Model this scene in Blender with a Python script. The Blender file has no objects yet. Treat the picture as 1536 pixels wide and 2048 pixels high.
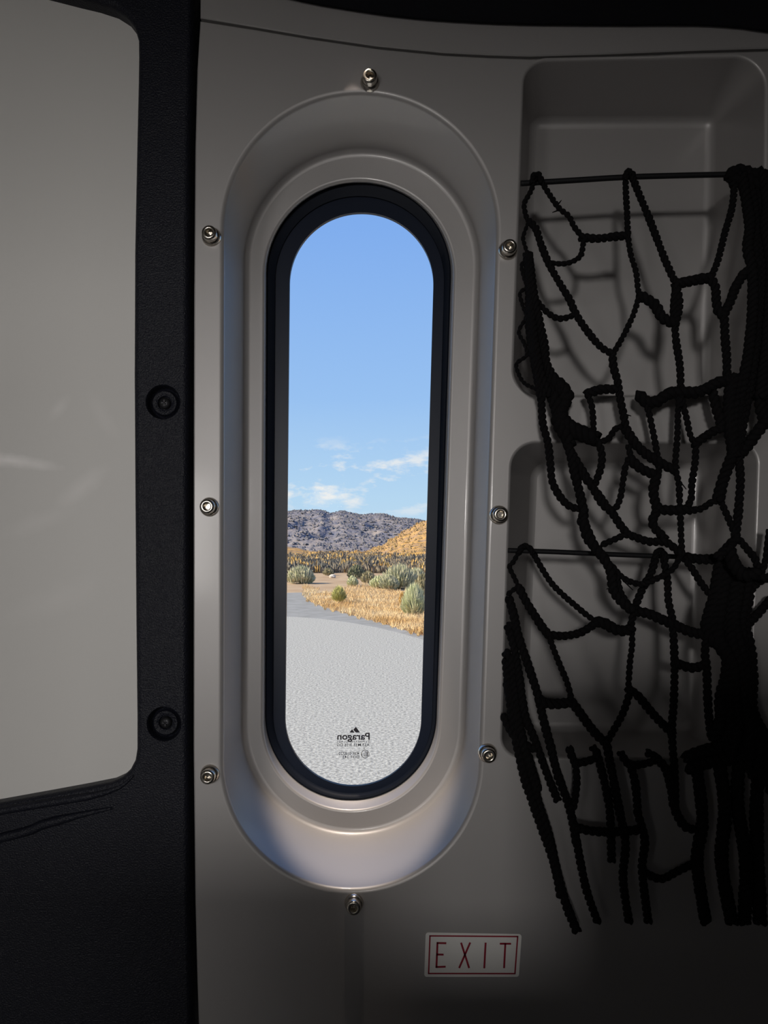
import bpy, bmesh, math, random
from mathutils import Vector, Matrix, noise
from mathutils.geometry import tessellate_polygon

R = random.Random(7)
scene = bpy.context.scene
COL = scene.collection

# ------------------------------------------------------------------ camera
DIST, FOC, CX, HY = 0.74, 1480.0, 768.0, 1100.0     # wall distance (m), focal (px of 1536x2048), principal point
EYE = 2.0                                           # eye height above the road
cam_d = bpy.data.cameras.new('camera')
cam_d.sensor_fit = 'VERTICAL'
cam_d.sensor_height = 24.0
cam_d.lens = FOC / 2048.0 * 24.0
cam_d.shift_y = (HY - 1024.0) / 2048.0
cam_d.clip_start = 0.02
cam_d.clip_end = 5000
cam = bpy.data.objects.new('camera', cam_d)
cam.location = (0, -DIST, 0)
cam.rotation_euler = (math.radians(90), 0, 0)
COL.objects.link(cam)
scene.camera = cam

# ------------------------------------------------------------------ view
scene.view_settings.view_transform = 'Standard'
scene.view_settings.look = 'None'
scene.view_settings.gamma = 1.0
scene.view_settings.use_curve_mapping = False
scene.view_settings.exposure = 0.0

# ------------------------------------------------------------------ sky
world = bpy.data.worlds.new('sky')
scene.world = world
world.use_nodes = True
wn, wl = world.node_tree.nodes, world.node_tree.links
wn.clear()
w_out = wn.new('ShaderNodeOutputWorld')
w_bg = wn.new('ShaderNodeBackground')
w_bg.inputs[1].default_value = 1.0
w_tc = wn.new('ShaderNodeTexCoord')
w_sep = wn.new('ShaderNodeSeparateXYZ')
wl.new(w_tc.outputs['Generated'], w_sep.inputs[0])
w_ramp = wn.new('ShaderNodeValToRGB')
cr = w_ramp.color_ramp
cr.elements[0].position = 0.0
cr.elements[0].color = (0.58, 0.75, 0.90, 1)
cr.elements[1].position = 1.0
cr.elements[1].color = (0.13, 0.27, 0.72, 1)
for p, c in ((0.07, (0.50, 0.71, 0.93, 1)), (0.20, (0.34, 0.56, 0.93, 1)), (0.40, (0.235, 0.44, 0.90, 1))):
    e = cr.elements.new(p)
    e.color = c
wl.new(w_sep.outputs[2], w_ramp.inputs[0])
# small fair-weather clouds low over the horizon, all the way round
w_map = wn.new('ShaderNodeMapping')
w_map.inputs['Scale'].default_value = (1, 1, 2.6)
w_map.inputs['Location'].default_value = (1.11, 0.2, 0.33)
wl.new(w_tc.outputs['Generated'], w_map.inputs[0])
w_n1 = wn.new('ShaderNodeTexNoise')
w_n1.inputs['Scale'].default_value = 17.0
w_n1.inputs['Detail'].default_value = 6.0
w_n1.inputs['Roughness'].default_value = 0.62
wl.new(w_map.outputs[0], w_n1.inputs['Vector'])
w_n2 = wn.new('ShaderNodeTexNoise')
w_n2.inputs['Scale'].default_value = 5.0
w_n2.inputs['Detail'].default_value = 1.0
wl.new(w_map.outputs[0], w_n2.inputs['Vector'])
w_add = wn.new('ShaderNodeMath')
w_add.operation = 'MULTIPLY_ADD'
w_add.inputs[1].default_value = 0.7
wl.new(w_n2.outputs[0], w_add.inputs[0])
wl.new(w_n1.outputs[0], w_add.inputs[2])
w_thr = wn.new('ShaderNodeMapRange')
w_thr.inputs['From Min'].default_value = 0.90
w_thr.inputs['From Max'].default_value = 1.04
wl.new(w_add.outputs[0], w_thr.inputs[0])
w_band = wn.new('ShaderNodeValToRGB')
b = w_band.color_ramp
b.elements[0].position = 0.035
b.elements[0].color = (0, 0, 0, 1)
b.elements[1].position = 0.155
b.elements[1].color = (0, 0, 0, 1)
for p, v in ((0.07, 1.0), (0.12, 0.85)):
    e = b.elements.new(p)
    e.color = (v, v, v, 1)
wl.new(w_sep.outputs[2], w_band.inputs[0])
w_mul = wn.new('ShaderNodeMath')
w_mul.operation = 'MULTIPLY'
wl.new(w_thr.outputs[0], w_mul.inputs[0])
wl.new(w_band.outputs[0], w_mul.inputs[1])
w_mix = wn.new('ShaderNodeMixRGB')
w_mix.inputs[2].default_value = (0.88, 0.88, 0.90, 1)
wl.new(w_mul.outputs[0], w_mix.inputs[0])
wl.new(w_ramp.outputs[0], w_mix.inputs[1])
wl.new(w_mix.outputs[0], w_bg.inputs[0])
wl.new(w_bg.outputs[0], w_out.inputs[0])

# ------------------------------------------------------------------ sun and daylight through the van's other openings
def light(name, kind, loc, target, energy, color=(1, 1, 1), **kw):
    d = bpy.data.lights.new(name, kind)
    d.energy = energy
    d.color = color
    for k, v in kw.items():
        setattr(d, k, v)
    o = bpy.data.objects.new(name, d)
    o.location = loc
    o.rotation_euler = (Vector(target) - Vector(loc)).to_track_quat('-Z', 'Y').to_euler()
    COL.objects.link(o)
    return o

light('sun', 'SUN', (-40, -6, 26), (0, 0, 0), 8.2, (1.0, 0.87, 0.68), angle=0.01)
# daylight in the two windows of the opposite van wall
light('small_window_daylight', 'AREA', (-0.25, -2.24, 0.20), (-0.10, 0, 0.0), 10.2, (1.0, 0.97, 0.945),
      shape='RECTANGLE', size=0.15, size_y=0.15)
light('large_window_daylight', 'AREA', (-0.78, -2.24, 0.14), (-0.45, 0, -0.05), 12.5, (1.0, 0.97, 0.945),
      shape='RECTANGLE', size=0.56, size_y=0.62)

# ------------------------------------------------------------------ materials
def mat(name, color, rough=0.5, metal=0.0, spec=0.5, var=None, var_scale=20.0, bump=0.0, bump_scale=200.0,
        bump_dist=0.001, coat=0.0, coords='Object', detail=3.0):
    m = bpy.data.materials.new(name)
    m.use_nodes = True
    n, l = m.node_tree.nodes, m.node_tree.links
    p = n['Principled BSDF']
    p.inputs['Base Color'].default_value = (*color, 1)
    p.inputs['Roughness'].default_value = rough
    p.inputs['Metallic'].default_value = metal
    p.inputs['Specular IOR Level'].default_value = spec
    p.inputs['Coat Weight'].default_value = coat
    p.inputs['Coat Roughness'].default_value = 0.12
    tc = n.new('ShaderNodeTexCoord')
    if var:
        t = n.new('ShaderNodeTexNoise')
        t.inputs['Scale'].default_value = var_scale
        t.inputs['Detail'].default_value = detail
        l.new(tc.outputs[coords], t.inputs['Vector'])
        r = n.new('ShaderNodeValToRGB')
        r.color_ramp.elements[0].position = 0.35
        r.color_ramp.elements[1].position = 0.65
        r.color_ramp.elements[0].color = (*color, 1)
        r.color_ramp.elements[1].color = (*var, 1)
        l.new(t.outputs[0], r.inputs[0])
        l.new(r.outputs[0], p.inputs['Base Color'])
    if bump:
        t2 = n.new('ShaderNodeTexNoise')
        t2.inputs['Scale'].default_value = bump_scale
        t2.inputs['Detail'].default_value = 2.0
        l.new(tc.outputs[coords], t2.inputs['Vector'])
        bm_ = n.new('ShaderNodeBump')
        bm_.inputs['Strength'].default_value = bump
        bm_.inputs['Distance'].default_value = bump_dist
        l.new(t2.outputs[0], bm_.inputs['Height'])
        l.new(bm_.outputs[0], p.inputs['Normal'])
    return m

M = {}
M['silver'] = mat('silver_paint', (0.405, 0.389, 0.382), 0.47, 0.36, 0.45, coat=0.25)
M['trim'] = mat('black_textured_plastic', (0.009, 0.0098, 0.016), 0.45, 0.0, 0.24, bump=1.0, bump_scale=620, bump_dist=0.0011)
M['headliner'] = mat('black_headliner_felt', (0.012, 0.012, 0.015), 0.95, 0, 0.1, bump=0.5, bump_scale=900)
M['rubber'] = mat('black_rubber', (0.004, 0.007, 0.015), 0.6, 0, 0.2)  # sky reflection put into the base as a bluer black
M['frit'] = mat('black_glass_border', (0.006, 0.011, 0.026), 0.4, 0, 0.25)  # bluer base stands in for the reflected sky
M['steel'] = mat('stainless_steel', (0.55, 0.51, 0.45), 0.22, 1.0)
M['dark_steel'] = mat('blackened_screw', (0.03, 0.03, 0.033), 0.4, 0.6)
M['cord'] = mat('black_crochet_cord', (0.006, 0.0055, 0.006), 0.9, 0, 0.12)
M['elastic'] = mat('black_elastic_cord', (0.008, 0.008, 0.009), 0.6, 0, 0.25)
M['sign'] = mat('white_sign_plastic', (0.86, 0.845, 0.81), 0.45)
M['red'] = mat('red_sign_print', (0.30, 0.012, 0.03), 0.5)
M['ink'] = mat('black_print', (0.012, 0.010, 0.018), 0.5)
M['shell'] = mat('grey_van_lining', (0.33, 0.325, 0.32), 0.9, 0, 0.2)
M['bed'] = mat('dark_bedding', (0.03, 0.03, 0.035), 0.95, 0, 0.1)

# off-white panel with rubbed smears
def white_panel_mat():
    m = mat('off_white_panel', (0.66, 0.645, 0.62), 0.5, 0, 0.4)
    n, l = m.node_tree.nodes, m.node_tree.links
    p = n['Principled BSDF']
    tc = n.new('ShaderNodeTexCoord')
    acc = None
    def smear(cx, cz, ang, sx, sz, amt, scale):
        nonlocal acc
        mp = n.new('ShaderNodeMapping')
        mp.vector_type = 'TEXTURE'
        mp.inputs['Location'].default_value = (cx, 0, cz)
        mp.inputs['Rotation'].default_value = (0, ang, 0)
        mp.inputs['Scale'].default_value = (sx, 1, sz)
        l.new(tc.outputs['Object'], mp.inputs[0])
        ln = n.new('ShaderNodeVectorMath')
        ln.operation = 'LENGTH'
        nz = n.new('ShaderNodeTexNoise')
        nz.inputs['Scale'].default_value = scale
        l.new(tc.outputs['Object'], nz.inputs['Vector'])
        ms = n.new('ShaderNodeVectorMath')
        ms.operation = 'MULTIPLY'
        ms.inputs[1].default_value = (1, 0, 1)
        l.new(mp.outputs[0], ms.inputs[0])
        l.new(ms.outputs[0], ln.inputs[0])
        ad = n.new('ShaderNodeMath')
        ad.operation = 'MULTIPLY_ADD'
        ad.inputs[1].default_value = 0.9
        l.new(nz.outputs[0], ad.inputs[0])
        l.new(ln.outputs['Value'], ad.inputs[2])
        mr = n.new('ShaderNodeMapRange')
        mr.inputs['From Min'].default_value = 1.75
        mr.inputs['From Max'].default_value = 0.55
        mr.inputs['To Min'].default_value = 0.0
        mr.inputs['To Max'].default_value = amt
        l.new(ad.outputs[0], mr.inputs[0])
        if acc is None:
            acc = mr.outputs[0]
        else:
            s = n.new('ShaderNodeMath')
            s.operation = 'MAXIMUM'
            l.new(acc, s.inputs[0])
            l.new(mr.outputs[0], s.inputs[1])
            acc = s.outputs[0]
    return m, n, l, p, smear, lambda: acc

# clear glass, thin: mostly transparent with a fresnel reflection
gm = bpy.data.materials.new('clear_glass')
gm.use_nodes = True
n, l = gm.node_tree.nodes, gm.node_tree.links
n.clear()
o_ = n.new('ShaderNodeOutputMaterial')
tr = n.new('ShaderNodeBsdfTransparent')
tr.inputs[0].default_value = (0.96, 0.975, 0.97, 1)
gl = n.new('ShaderNodeBsdfGlossy')
gl.inputs['Roughness'].default_value = 0.02
fr = n.new('ShaderNodeFresnel')
fr.inputs[0].default_value = 1.02
mx = n.new('ShaderNodeMixShader')
l.new(fr.outputs[0], mx.inputs[0])
l.new(tr.outputs[0], mx.inputs[1])
l.new(gl.outputs[0], mx.inputs[2])
l.new(mx.outputs[0], o_.inputs[0])
M['glass'] = gm

# ------------------------------------------------------------------ helpers
WORLD_LOC = {}

def px(x, y, Y=0.0):
    """a point of the van interior: photograph column/row at depth Y behind the panel face"""
    k = (DIST + Y) / FOC
    return Vector(((x - CX) * k, Y, (HY - y) * k))

def gpt(x, y, z=0.0):
    """a point on the ground outside seen at photograph column/row"""
    d = EYE * FOC / (y - HY)
    return Vector(((x - CX) / FOC * d, d - DIST, -EYE + z))

def props(o, label=None, cat=None, group=None, kind=None):
    if label: o['label'] = label
    if cat: o['category'] = cat
    if group: o['group'] = group
    if kind: o['kind'] = kind
    return o

def empty(name, loc, label=None, cat=None, group=None, kind=None, parent=None):
    o = bpy.data.objects.new(name, None)
    o.empty_display_size = 0.02
    COL.objects.link(o)
    loc = Vector(loc)
    if parent is not None:
        o.parent = parent
        o.location = loc - WORLD_LOC[parent.name]
    else:
        o.location = loc
    WORLD_LOC[o.name] = loc
    return props(o, label, cat, group, kind)

def build(name, verts, faces, material, parent=None, smooth=False, sharp=None, recalc=True):
    verts = [Vector(v) for v in verts]
    lo = Vector([min(v[i] for v in verts) for i in range(3)])
    hi = Vector([max(v[i] for v in verts) for i in range(3)])
    c = (lo + hi) / 2
    if parent is None:
        c.z = lo.z
    me = bpy.data.meshes.new(name)
    me.from_pydata([v - c for v in verts], [], faces)
    if recalc:
        bm = bmesh.new()
        bm.from_mesh(me)
        bmesh.ops.recalc_face_normals(bm, faces=bm.faces)
        bm.to_mesh(me)
        bm.free()
    me.materials.append(material)
    if smooth:
        me.shade_smooth()
        if sharp:
            me.set_sharp_from_angle(angle=math.radians(sharp))
    o = bpy.data.objects.new(name, me)
    COL.objects.link(o)
    if parent is not None:
        o.parent = parent
        o.location = c - WORLD_LOC[parent.name]
    else:
        o.location = c
    WORLD_LOC[o.name] = c
    return o

class MB:
    def __init__(s):
        s.v, s.f = [], []
    def add(s, v, f):
        k = len(s.v)
        s.v += [Vector(q) for q in v]
        s.f += [tuple(i + k for i in q) for q in f]
        return s
    def loft(s, loops, closed=True, cap0=False, cap1=False):
        n = len(loops[0])
        v = [p for lp in loops for p in lp]
        f = []
        for a in range(len(loops) - 1):
            for i in range(n if closed else n - 1):
                j = (i + 1) % n
                f.append((a * n + i, a * n + j, (a + 1) * n + j, (a + 1) * n + i))
        if cap0: f.append(tuple(range(n))[::-1])
        if cap1: f.append(tuple((len(loops) - 1) * n + i for i in range(n)))
        return s.add(v, f)
    def box(s, lo, hi):
        x0, y0, z0 = lo
        x1, y1, z1 = hi
        v = [(x0, y0, z0), (x1, y0, z0), (x1, y1, z0), (x0, y1, z0), (x0, y0, z1), (x1, y0, z1), (x1, y1, z1), (x0, y1, z1)]
        return s.add(v, [(0, 3, 2, 1), (4, 5, 6, 7), (0, 1, 5, 4), (1, 2, 6, 5), (2, 3, 7, 6), (3, 0, 4, 7)])
    def face(s, outer, holes=()):
        """planar face with holes (points share one Y)"""
        polys = [[Vector((p.x, p.z, 0)) for p in q] for q in (outer, *holes)]
        flat = [p for q in (outer, *holes) for p in q]
        return s.add(flat, [tuple(t) for t in tessellate_polygon(polys)])
    def tube(s, pts, radii, sides=8, caps=True):
        rings = []
        up = Vector((0, 1, 0.01))
        for i, p in enumerate(pts):
            t = (pts[min(i + 1, len(pts) - 1)] - pts[max(i - 1, 0)])
            t = t.normalized() if t.length > 1e-9 else Vector((0, 0, 1))
            a = t.cross(up)
            if a.length < 1e-4: a = t.cross(Vector((1, 0, 0)))
            a.normalize()
            b_ = t.cross(a)
            r = radii[i] if hasattr(radii, '__len__') else radii
            rings.append([p + (a * math.cos(2 * math.pi * k / sides) + b_ * math.sin(2 * math.pi * k / sides)) * r for k in range(sides)])
        return s.loft(rings, True, caps, caps)
    def build(s, name, material, parent=None, **kw):
        return build(name, s.v, s.f, material, parent, **kw)

def rquad(cs, rad, nc=14, ns=(6, 6, 6, 6)):
    """rounded quadrilateral TL,TR,BR,BL in photo pixels -> list of (x,y)"""
    out = []
    n = len(cs)
    info = []
    for i in range(n):
        p, a, b_ = Vector(cs[i]), Vector(cs[i - 1]), Vector(cs[(i + 1) % n])
        u, w = (a - p).normalized(), (b_ - p).normalized()
        half = math.acos(max(-1, min(1, u.dot(w)))) / 2
        r = rad[i]
        t = r / math.tan(half)
        c = p + (u + w).normalized() * (r / math.sin(half))
        info.append((p + u * t, p + w * t, c, r))
    for i in range(n):
        t0, t1, c, r = info[i]
        a0 = math.atan2(t0.y - c.y, t0.x - c.x)
        a1 = math.atan2(t1.y - c.y, t1.x - c.x)
        d = (a1 - a0 + math.pi) % (2 * math.pi) - math.pi
        for k in range(nc + 1):
            a = a0 + d * k / nc
            out.append((c.x + r * math.cos(a), c.y + r * math.sin(a)))
        nx = info[(i + 1) % n][0]
        for k in range(1, ns[i]):
            q = t1.lerp(nx, k / ns[i])
            out.append((q.x, q.y))
    return out

def normals2d(lp):
    """outward unit normals of a closed loop in the XZ plane"""
    n = len(lp)
    c = sum(lp, Vector()) / n
    area = sum(lp[i].x * lp[(i + 1) % n].z - lp[(i + 1) % n].x * lp[i].z for i in range(n))
    sgn = 1 if area > 0 else -1
    res = []
    for i in range(n):
        t = (lp[(i + 1) % n] - lp[i]).normalized() + (lp[i] - lp[i - 1]).normalized()
        v = Vector((t.z, 0, -t.x)) * sgn
        res.append(v.normalized())
    return res

def offset(lp, nr, d, Y=None):
    return [Vector((p.x + q.x * d, p.y if Y is None else Y, p.z + q.z * d)) for p, q in zip(lp, nr)]

def recess_loops(rim, back, y0, depth, r1, r2, seg=7):
    """rim fillet, drafted wall and back fillet; rim/back loops already in metres"""
    n0, n1 = normals2d(rim), normals2d(back)
    L = []
    for k in range(seg + 1):
        a = math.pi / 2 * k / seg
        L.append(offset(rim, n0, r1 * (1 - math.sin(a)), y0 + r1 * (1 - math.cos(a))))
    for k in range(seg + 1):
        a = math.pi / 2 * k / seg
        L.append(offset(back, n1, -r2 * (1 - math.cos(a)), y0 + depth - r2 + r2 * math.sin(a)))
    return L

def catmull(pts, step):
    """resample a polyline of Vectors smoothly"""
    out = []
    n = len(pts)
    for i in range(n - 1):
        p0, p1, p2, p3 = pts[max(i - 1, 0)], pts[i], pts[i + 1], pts[min(i + 2, n - 1)]
        m = max(1, int((p2 - p1).length / step))
        for k in range(m):
            t = k / m
            out.append(0.5 * ((2 * p1) + (p2 - p0) * t + (2 * p0 - 5 * p1 + 4 * p2 - p3) * t * t + (3 * p1 - p0 - 3 * p2 + p3) * t ** 3))
    out.append(pts[-1])
    return out

# ================================================================== THE SETTING: van shell
X0, X1, YB, YF, Z0, Z1 = -1.7, 1.5, -2.30, 0.126, -1.25, 0.86
MB().box((X0, YB, Z0 - 0.04), (X1, YF, Z0)).build('floor', M['shell'])['kind'] = 'structure'
MB().box((X0, YB, Z1), (X1, YF, Z1 + 0.04)).build('ceiling', M['shell'])['kind'] = 'structure'
MB().box((X0 - 0.04, YB, Z0), (X0, YF, Z1)).build('wall_left', M['shell'])['kind'] = 'structure'
MB().box((X1, YB, Z0), (X1 + 0.04, YF, Z1)).build('wall_right', M['shell'])['kind'] = 'structure'
wins = [(-1.08, -0.48, -0.19, 0.47), (-0.34, -0.16, 0.11, 0.29)]      # openings of the opposite wall
quad = lambda a, b, c, d, Y: [Vector((a, Y, c)), Vector((b, Y, c)), Vector((b, Y, d)), Vector((a, Y, d))]
mb = MB()
for Y in (YB, YB - 0.04):
    mb.face(quad(X0, X1, Z0, Z1, Y), [quad(*w, Y) for w in wins])
for w in wins:
    mb.loft([quad(*w, YB), quad(*w, YB - 0.04)])
mb.build('wall_back', M['shell'], recalc=False)['kind'] = 'structure'
for k, w in enumerate(wins):
    MB().box((w[0], YB - 0.034, w[2]), (w[1], YB - 0.028, w[3])).build('window_%d' % (k + 2), M['sign'])['kind'] = 'structure'

# unseen blocks added behind the camera to shade parts of the wall
for nm, lo, hi, lab in (('top_light_blocker', (X0, -1.95, 0.27), (X1, -1.62, Z1), 'unseen block added to shade the top of the wall'),
                        ('side_light_blocker', (-0.53, -1.95, Z0), (-0.31, -1.55, 0.24), 'unseen narrow block added to dim the right of the wall'),
                        ('low_light_blocker', (-0.44, -1.00, Z0), (-0.105, -0.90, -0.100), 'unseen block added behind the viewer to shade the lower wall'),
                        ('low_blocker_step', (-0.105, -1.00, Z0), (0.0, -0.90, -0.160), 'unseen lower block added behind the viewer, letting some light reach the sign'),
                        ('right_light_blocker', (0.0, -1.30, Z0), (X1, -0.90, 0.020), 'unseen block added behind the viewer to shade the lower right wall')):
    MB().box(lo, hi).build(nm, M['shell'])
    props(bpy.data.objects[nm], lab, kind='structure')

# loops of the oval window, photo pixels -> metres at their own depth
def oval(lt, rt, lb, rb, top, bot, Y, nc=26, ns=(1, 14, 1, 14)):
    c = [Vector(q) for q in ((lt, top), (rt, top), (rb, bot), (lb, bot))]
    th = [math.tan((c[i - 1] - c[i]).angle(c[(i + 1) % 4] - c[i]) / 2) for i in range(4)]
    rT, rB = (rt - lt) * 0.992 / (1 / th[0] + 1 / th[1]), (rb - lb) * 0.992 / (1 / th[2] + 1 / th[3])
    lp = rquad([(lt, top), (rt, top), (rb, bot), (lb, bot)], [rT, rT, rB, rB], nc, ns)
    return [px(x, y, Y) for x, y in lp]

Yb = 0.090
rim = oval(448, 1001, 446, 949, 188, 1777, 0.0)
back = oval(491, 966, 484, 922, 302, 1668, Yb)
ring_in = oval(531, 913, 526, 871, 361, 1619, Yb)
wall_in = oval(534, 908, 530, 868, 366, 1600, Yb + 0.014)
frit_out = oval(551, 893, 545, 860, 392, 1588, Yb + 0.017)
clear = oval(580.5, 871, 569, 839, 425, 1572, Yb + 0.020)

# outer body wall behind the panels, pierced for the window
mb = MB()
hole = offset(frit_out, normals2d(frit_out), 0.004, YF)
mb.face([Vector((X0, YF, Z0)), Vector((X1, YF, Z0)), Vector((X1, YF, Z1)), Vector((X0, YF, Z1))], [hole])
hole2 = offset(hole, normals2d(hole), 0.0, YF + 0.012)
mb.face([Vector((X0, YF + 0.012, Z0)), Vector((X1, YF + 0.012, Z0)), Vector((X1, YF + 0.012, Z1)), Vector((X0, YF + 0.012, Z1))], [hole2])
mb.loft([hole, hole2])
mb.build('wall_front', M['shell'], recalc=False)['kind'] = 'structure'

# ================================================================== grey moulded liner with the oval recess and two storage pockets
liner = empty('wall_liner', px(768, 2090, 0.0), 'grey moulded wall liner with an oval window recess and two net-covered pockets', 'wall panel')
left_edge = [(400.5, 45), (397, 140), (393, 300), (390.5, 600), (389.5, 1000), (389.5, 1500), (393, 1800), (397, 1960), (401, 2100)]
seam = [(402, 44), (513, 62), (619, 80), (756, 100), (889, 113), (978, 117.5), (1060, 120), (1200, 116), (1400, 108), (1536, 104), (1640, 102)]
outer = [px(*p) for p in left_edge[1:]] + [px(1640, 2100)] + [px(*p) for p in seam[::-1]]
U_rim = [px(x, y, 0) for x, y in rquad([(1050, 123), (1531, 113), (1520, 790), (1026, 790)], [46, 62, 60, 52])]
Ud = 0.098
U_back = [px(x, y, Ud) for x, y in rquad([(1056, 241), (1428, 239), (1414, 806), (1036, 806)], [26, 20, 40, 40])]
L_rim = [px(x, y, 0) for x, y in rquad([(1025, 886), (1516, 888), (1494, 1514), (1004, 1514)], [50, 40, 50, 40])]
L_back = [px(x, y, Ud) for x, y in rquad([(1058, 926), (1404, 926), (1390, 1462), (1036, 1462)], [34, 30, 30, 34])]
rW = 0.0050
rP = 0.0030
mb = MB()
mb.face(outer, [offset(rim, normals2d(rim), rW), offset(U_rim, normals2d(U_rim), rP), offset(L_rim, normals2d(L_rim), rP)])
face = mb.build('panel_face', M['silver'], liner)
mb = MB()                                                # rolled edge of the panel, turned back towards the body
nb = normals2d(outer)
mb.loft([offset(outer, nb, 0, 0), offset(outer, nb, 0.0012, 0.0006), offset(outer, nb, 0.0016, 0.003), offset(outer, nb, 0.0016, 0.03)])
mb.build('panel_edge', M['silver'], liner, smooth=True)
mb = MB()
lp = recess_loops(rim, back, 0, Yb, rW, 0.007)
nr_in = normals2d(ring_in)
mb.loft(lp)
mb.loft([lp[-1], offset(ring_in, nr_in, 0.0035, Yb)])
r3 = 0.0035
mb.loft([offset(ring_in, nr_in, r3 * (1 - math.sin(a)), Yb + r3 * (1 - math.cos(a))) for a in [math.pi / 2 * k / 5 for k in range(6)]] + [wall_in])
mb.build('window_recess', M['silver'], liner, smooth=True)
for nm, rr, bb in (('storage_pocket', U_rim, U_back), ('storage_pocket', L_rim, L_back)):
    mb = MB()
    lp = recess_loops(rr, bb, 0, Ud, rP, 0.010)
    mb.loft(lp)
    o = mb.build(nm, M['silver'], liner, smooth=True)
    mb = MB()
    mb.face(lp[-1])
    mb.build('pocket_back', M['silver'], o)

# socket screws with finishing washers
def lathe(prof, base, mb=None, seg=20, axis=-1, k_=1.0):
    """profile (radius, height); height grows towards the camera (-Y)"""
    mb = mb or MB()
    prof = [(a * k_, b * k_) for a, b in prof]
    loops = [[base + Vector((r * math.cos(2 * math.pi * k / seg), axis * h, r * math.sin(2 * math.pi * k / seg))) for k in range(seg)] for r, h in prof]
    return mb.loft(loops)

screws = [(740, 165), (423, 474), (419, 1014), (420, 1548), (1016, 501), (998, 1030), (975, 1506), (708, 1806)]
for x, y in screws:
    b0 = px(x, y, 0)
    s = lathe([(0.0003, 0.0035), (0.0026, 0.0035), (0.0030, 0.0045), (0.0030, 0.0095), (0.0036, 0.0100), (0.0052, 0.0098), (0.0060, 0.0088), (0.0062, 0.0070), (0.0062, 0.0030)], b0, k_=1.2).build('screw', M['steel'], liner, smooth=True, sharp=50)
    lathe([(0.0060, 0.0034), (0.0068, 0.0042), (0.0076, 0.0036), (0.0084, 0.0016), (0.0087, 0.0)], b0, k_=1.12).build('washer', M['steel'], s, smooth=True, sharp=60)
    hexp = [b0 + Vector((0.0023 * math.cos(k * math.pi / 3), -0.0046, 0.0023 * math.sin(k * math.pi / 3))) for k in range(6)]
    hexq = [p + Vector((0, 0.0015, 0)) for p in hexp]
    MB().loft([hexp, hexq]).add(hexq, [tuple(range(6))]).build('socket', M['dark_steel'], s)

# ================================================================== upper trim strip and black headliner
seam_up = [(x, y - 10) for x, y in seam]
strip_top = [(1640, -90), (402, -90)]
poly = [px(*p, 0.001) for p in seam_up] + [px(*p, 0.001) for p in strip_top]
mb = MB()
mb.face(poly)
nb = normals2d(poly)
mb.loft([poly, offset(poly, nb, 0.001, 0.002), offset(poly, nb, 0.001, 0.03)])
props(mb.build('upper_trim_strip', M['silver']), 'narrow grey trim strip above the curved seam over the window', 'trim')

hl = [(395, -60), (500, -22), (601, 4), (690, 20), (823, 38), (1000, 49), (1209, 52), (1419, 53), (1536, 66), (1700, 96)]
loops = []
pts0 = catmull([px(x, y, 0) for x, y in hl], 0.02)
for Yh, dz in ((-0.0005, 0.0), (-0.006, -0.002), (-0.014, 0.002), (-0.05, 0.03), (-0.12, 0.065), (-0.24, 0.11), (-0.30, 0.15), (-0.30, 0.36), (0.0, 0.36)):
    loops.append([Vector((p.x * 1.0, Yh, min(p.z + dz, Z1 - 0.002))) for p in pts0])
MB().loft(loops, closed=False).build('headliner', M['headliner'], smooth=True, sharp=40)
props(bpy.data.objects['headliner'], 'black felt headliner roll curving along the top of the wall', 'headliner')

# unseen LED puck lamp, added to brighten the bottom of the window recess
pb = Vector((-0.03, -0.034, 0.556))
puck = empty('added_puck_lamp', pb, 'unseen LED puck lamp added under the headliner to brighten the window recess', 'lamp')
def vlathe(prof, base, seg=24):
    return MB().loft([[base + Vector((r * math.cos(2 * math.pi * k / seg), r * math.sin(2 * math.pi * k / seg), h)) for k in range(seg)] for r, h in prof])
vlathe([(0.010, 0.012), (0.015, 0.0), (0.015, -0.004), (0.013, -0.006), (0.0115, -0.005), (0.011, -0.001)], pb).build('added_lamp_housing', M['sign'], puck, smooth=True, sharp=40)
vlathe([(0.011, -0.002), (0.006, -0.0015), (0.0005, -0.0015)], pb).build('lens', M['sign'], puck, smooth=True)
lo = light('added_puck_light', 'SPOT', pb + Vector((0, 0, -0.009)), (-0.02, 0.112, -0.34), 30.0, (1.0, 0.86, 0.74), spot_size=math.radians(17.2), spot_blend=0.55, shadow_soft_size=0.010)

# ================================================================== black door trim with its off-white window panel
tl = 0.004                                             # face depth of the trim
op_px = [(-420, -95), (-100, -62), (60, -32), (150, -9), (188, 0), (225, 12), (250, 28), (267, 50), (274.5, 76), (275, 110), (274, 170), (271, 300), (267, 500), (266, 750),
         (267.5, 1000), (269.5, 1250), (271.5, 1440), (271.5, 1500), (268, 1522), (258, 1541), (242, 1556), (220, 1566), (170, 1576), (100, 1589), (0, 1607), (-150, 1634), (-420, 1680)]
opening = [px(x, y, tl) for x, y in op_px]
trim_out = [px(-520, -140, tl), px(376, -140, tl)] + [px(x - 25, y, tl) for x, y in left_edge] + [px(372, 2110, tl), px(-520, 2110, tl)]
cups = [(326, 804, 0), (328, 1448, 1)]
door = empty('door_trim', px(330, 2100, tl), 'black textured plastic door trim framing the off-white panel', 'door trim')
cup_r = 0.0176
cup_loops = [[px(x, y, tl) + Vector((cup_r * math.cos(2 * math.pi * k / 32), 0, cup_r * math.sin(2 * math.pi * k / 32))) for k in range(32)] for x, y, _ in cups]
no = normals2d(opening)
r4 = 0.006
mb = MB()
mb.face(trim_out, [offset(opening, no, r4, tl)] + cup_loops)
mb.build('trim_face', M['trim'], door)
mb = MB()
mb.loft([offset(opening, no, r4 * (1 - math.sin(a)), tl + r4 * (1 - math.cos(a))) for a in [math.pi / 2 * k / 6 for k in range(7)]] + [offset(opening, no, 0, 0.034)])
mb.build('opening_lip', M['trim'], door, smooth=True)
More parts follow.
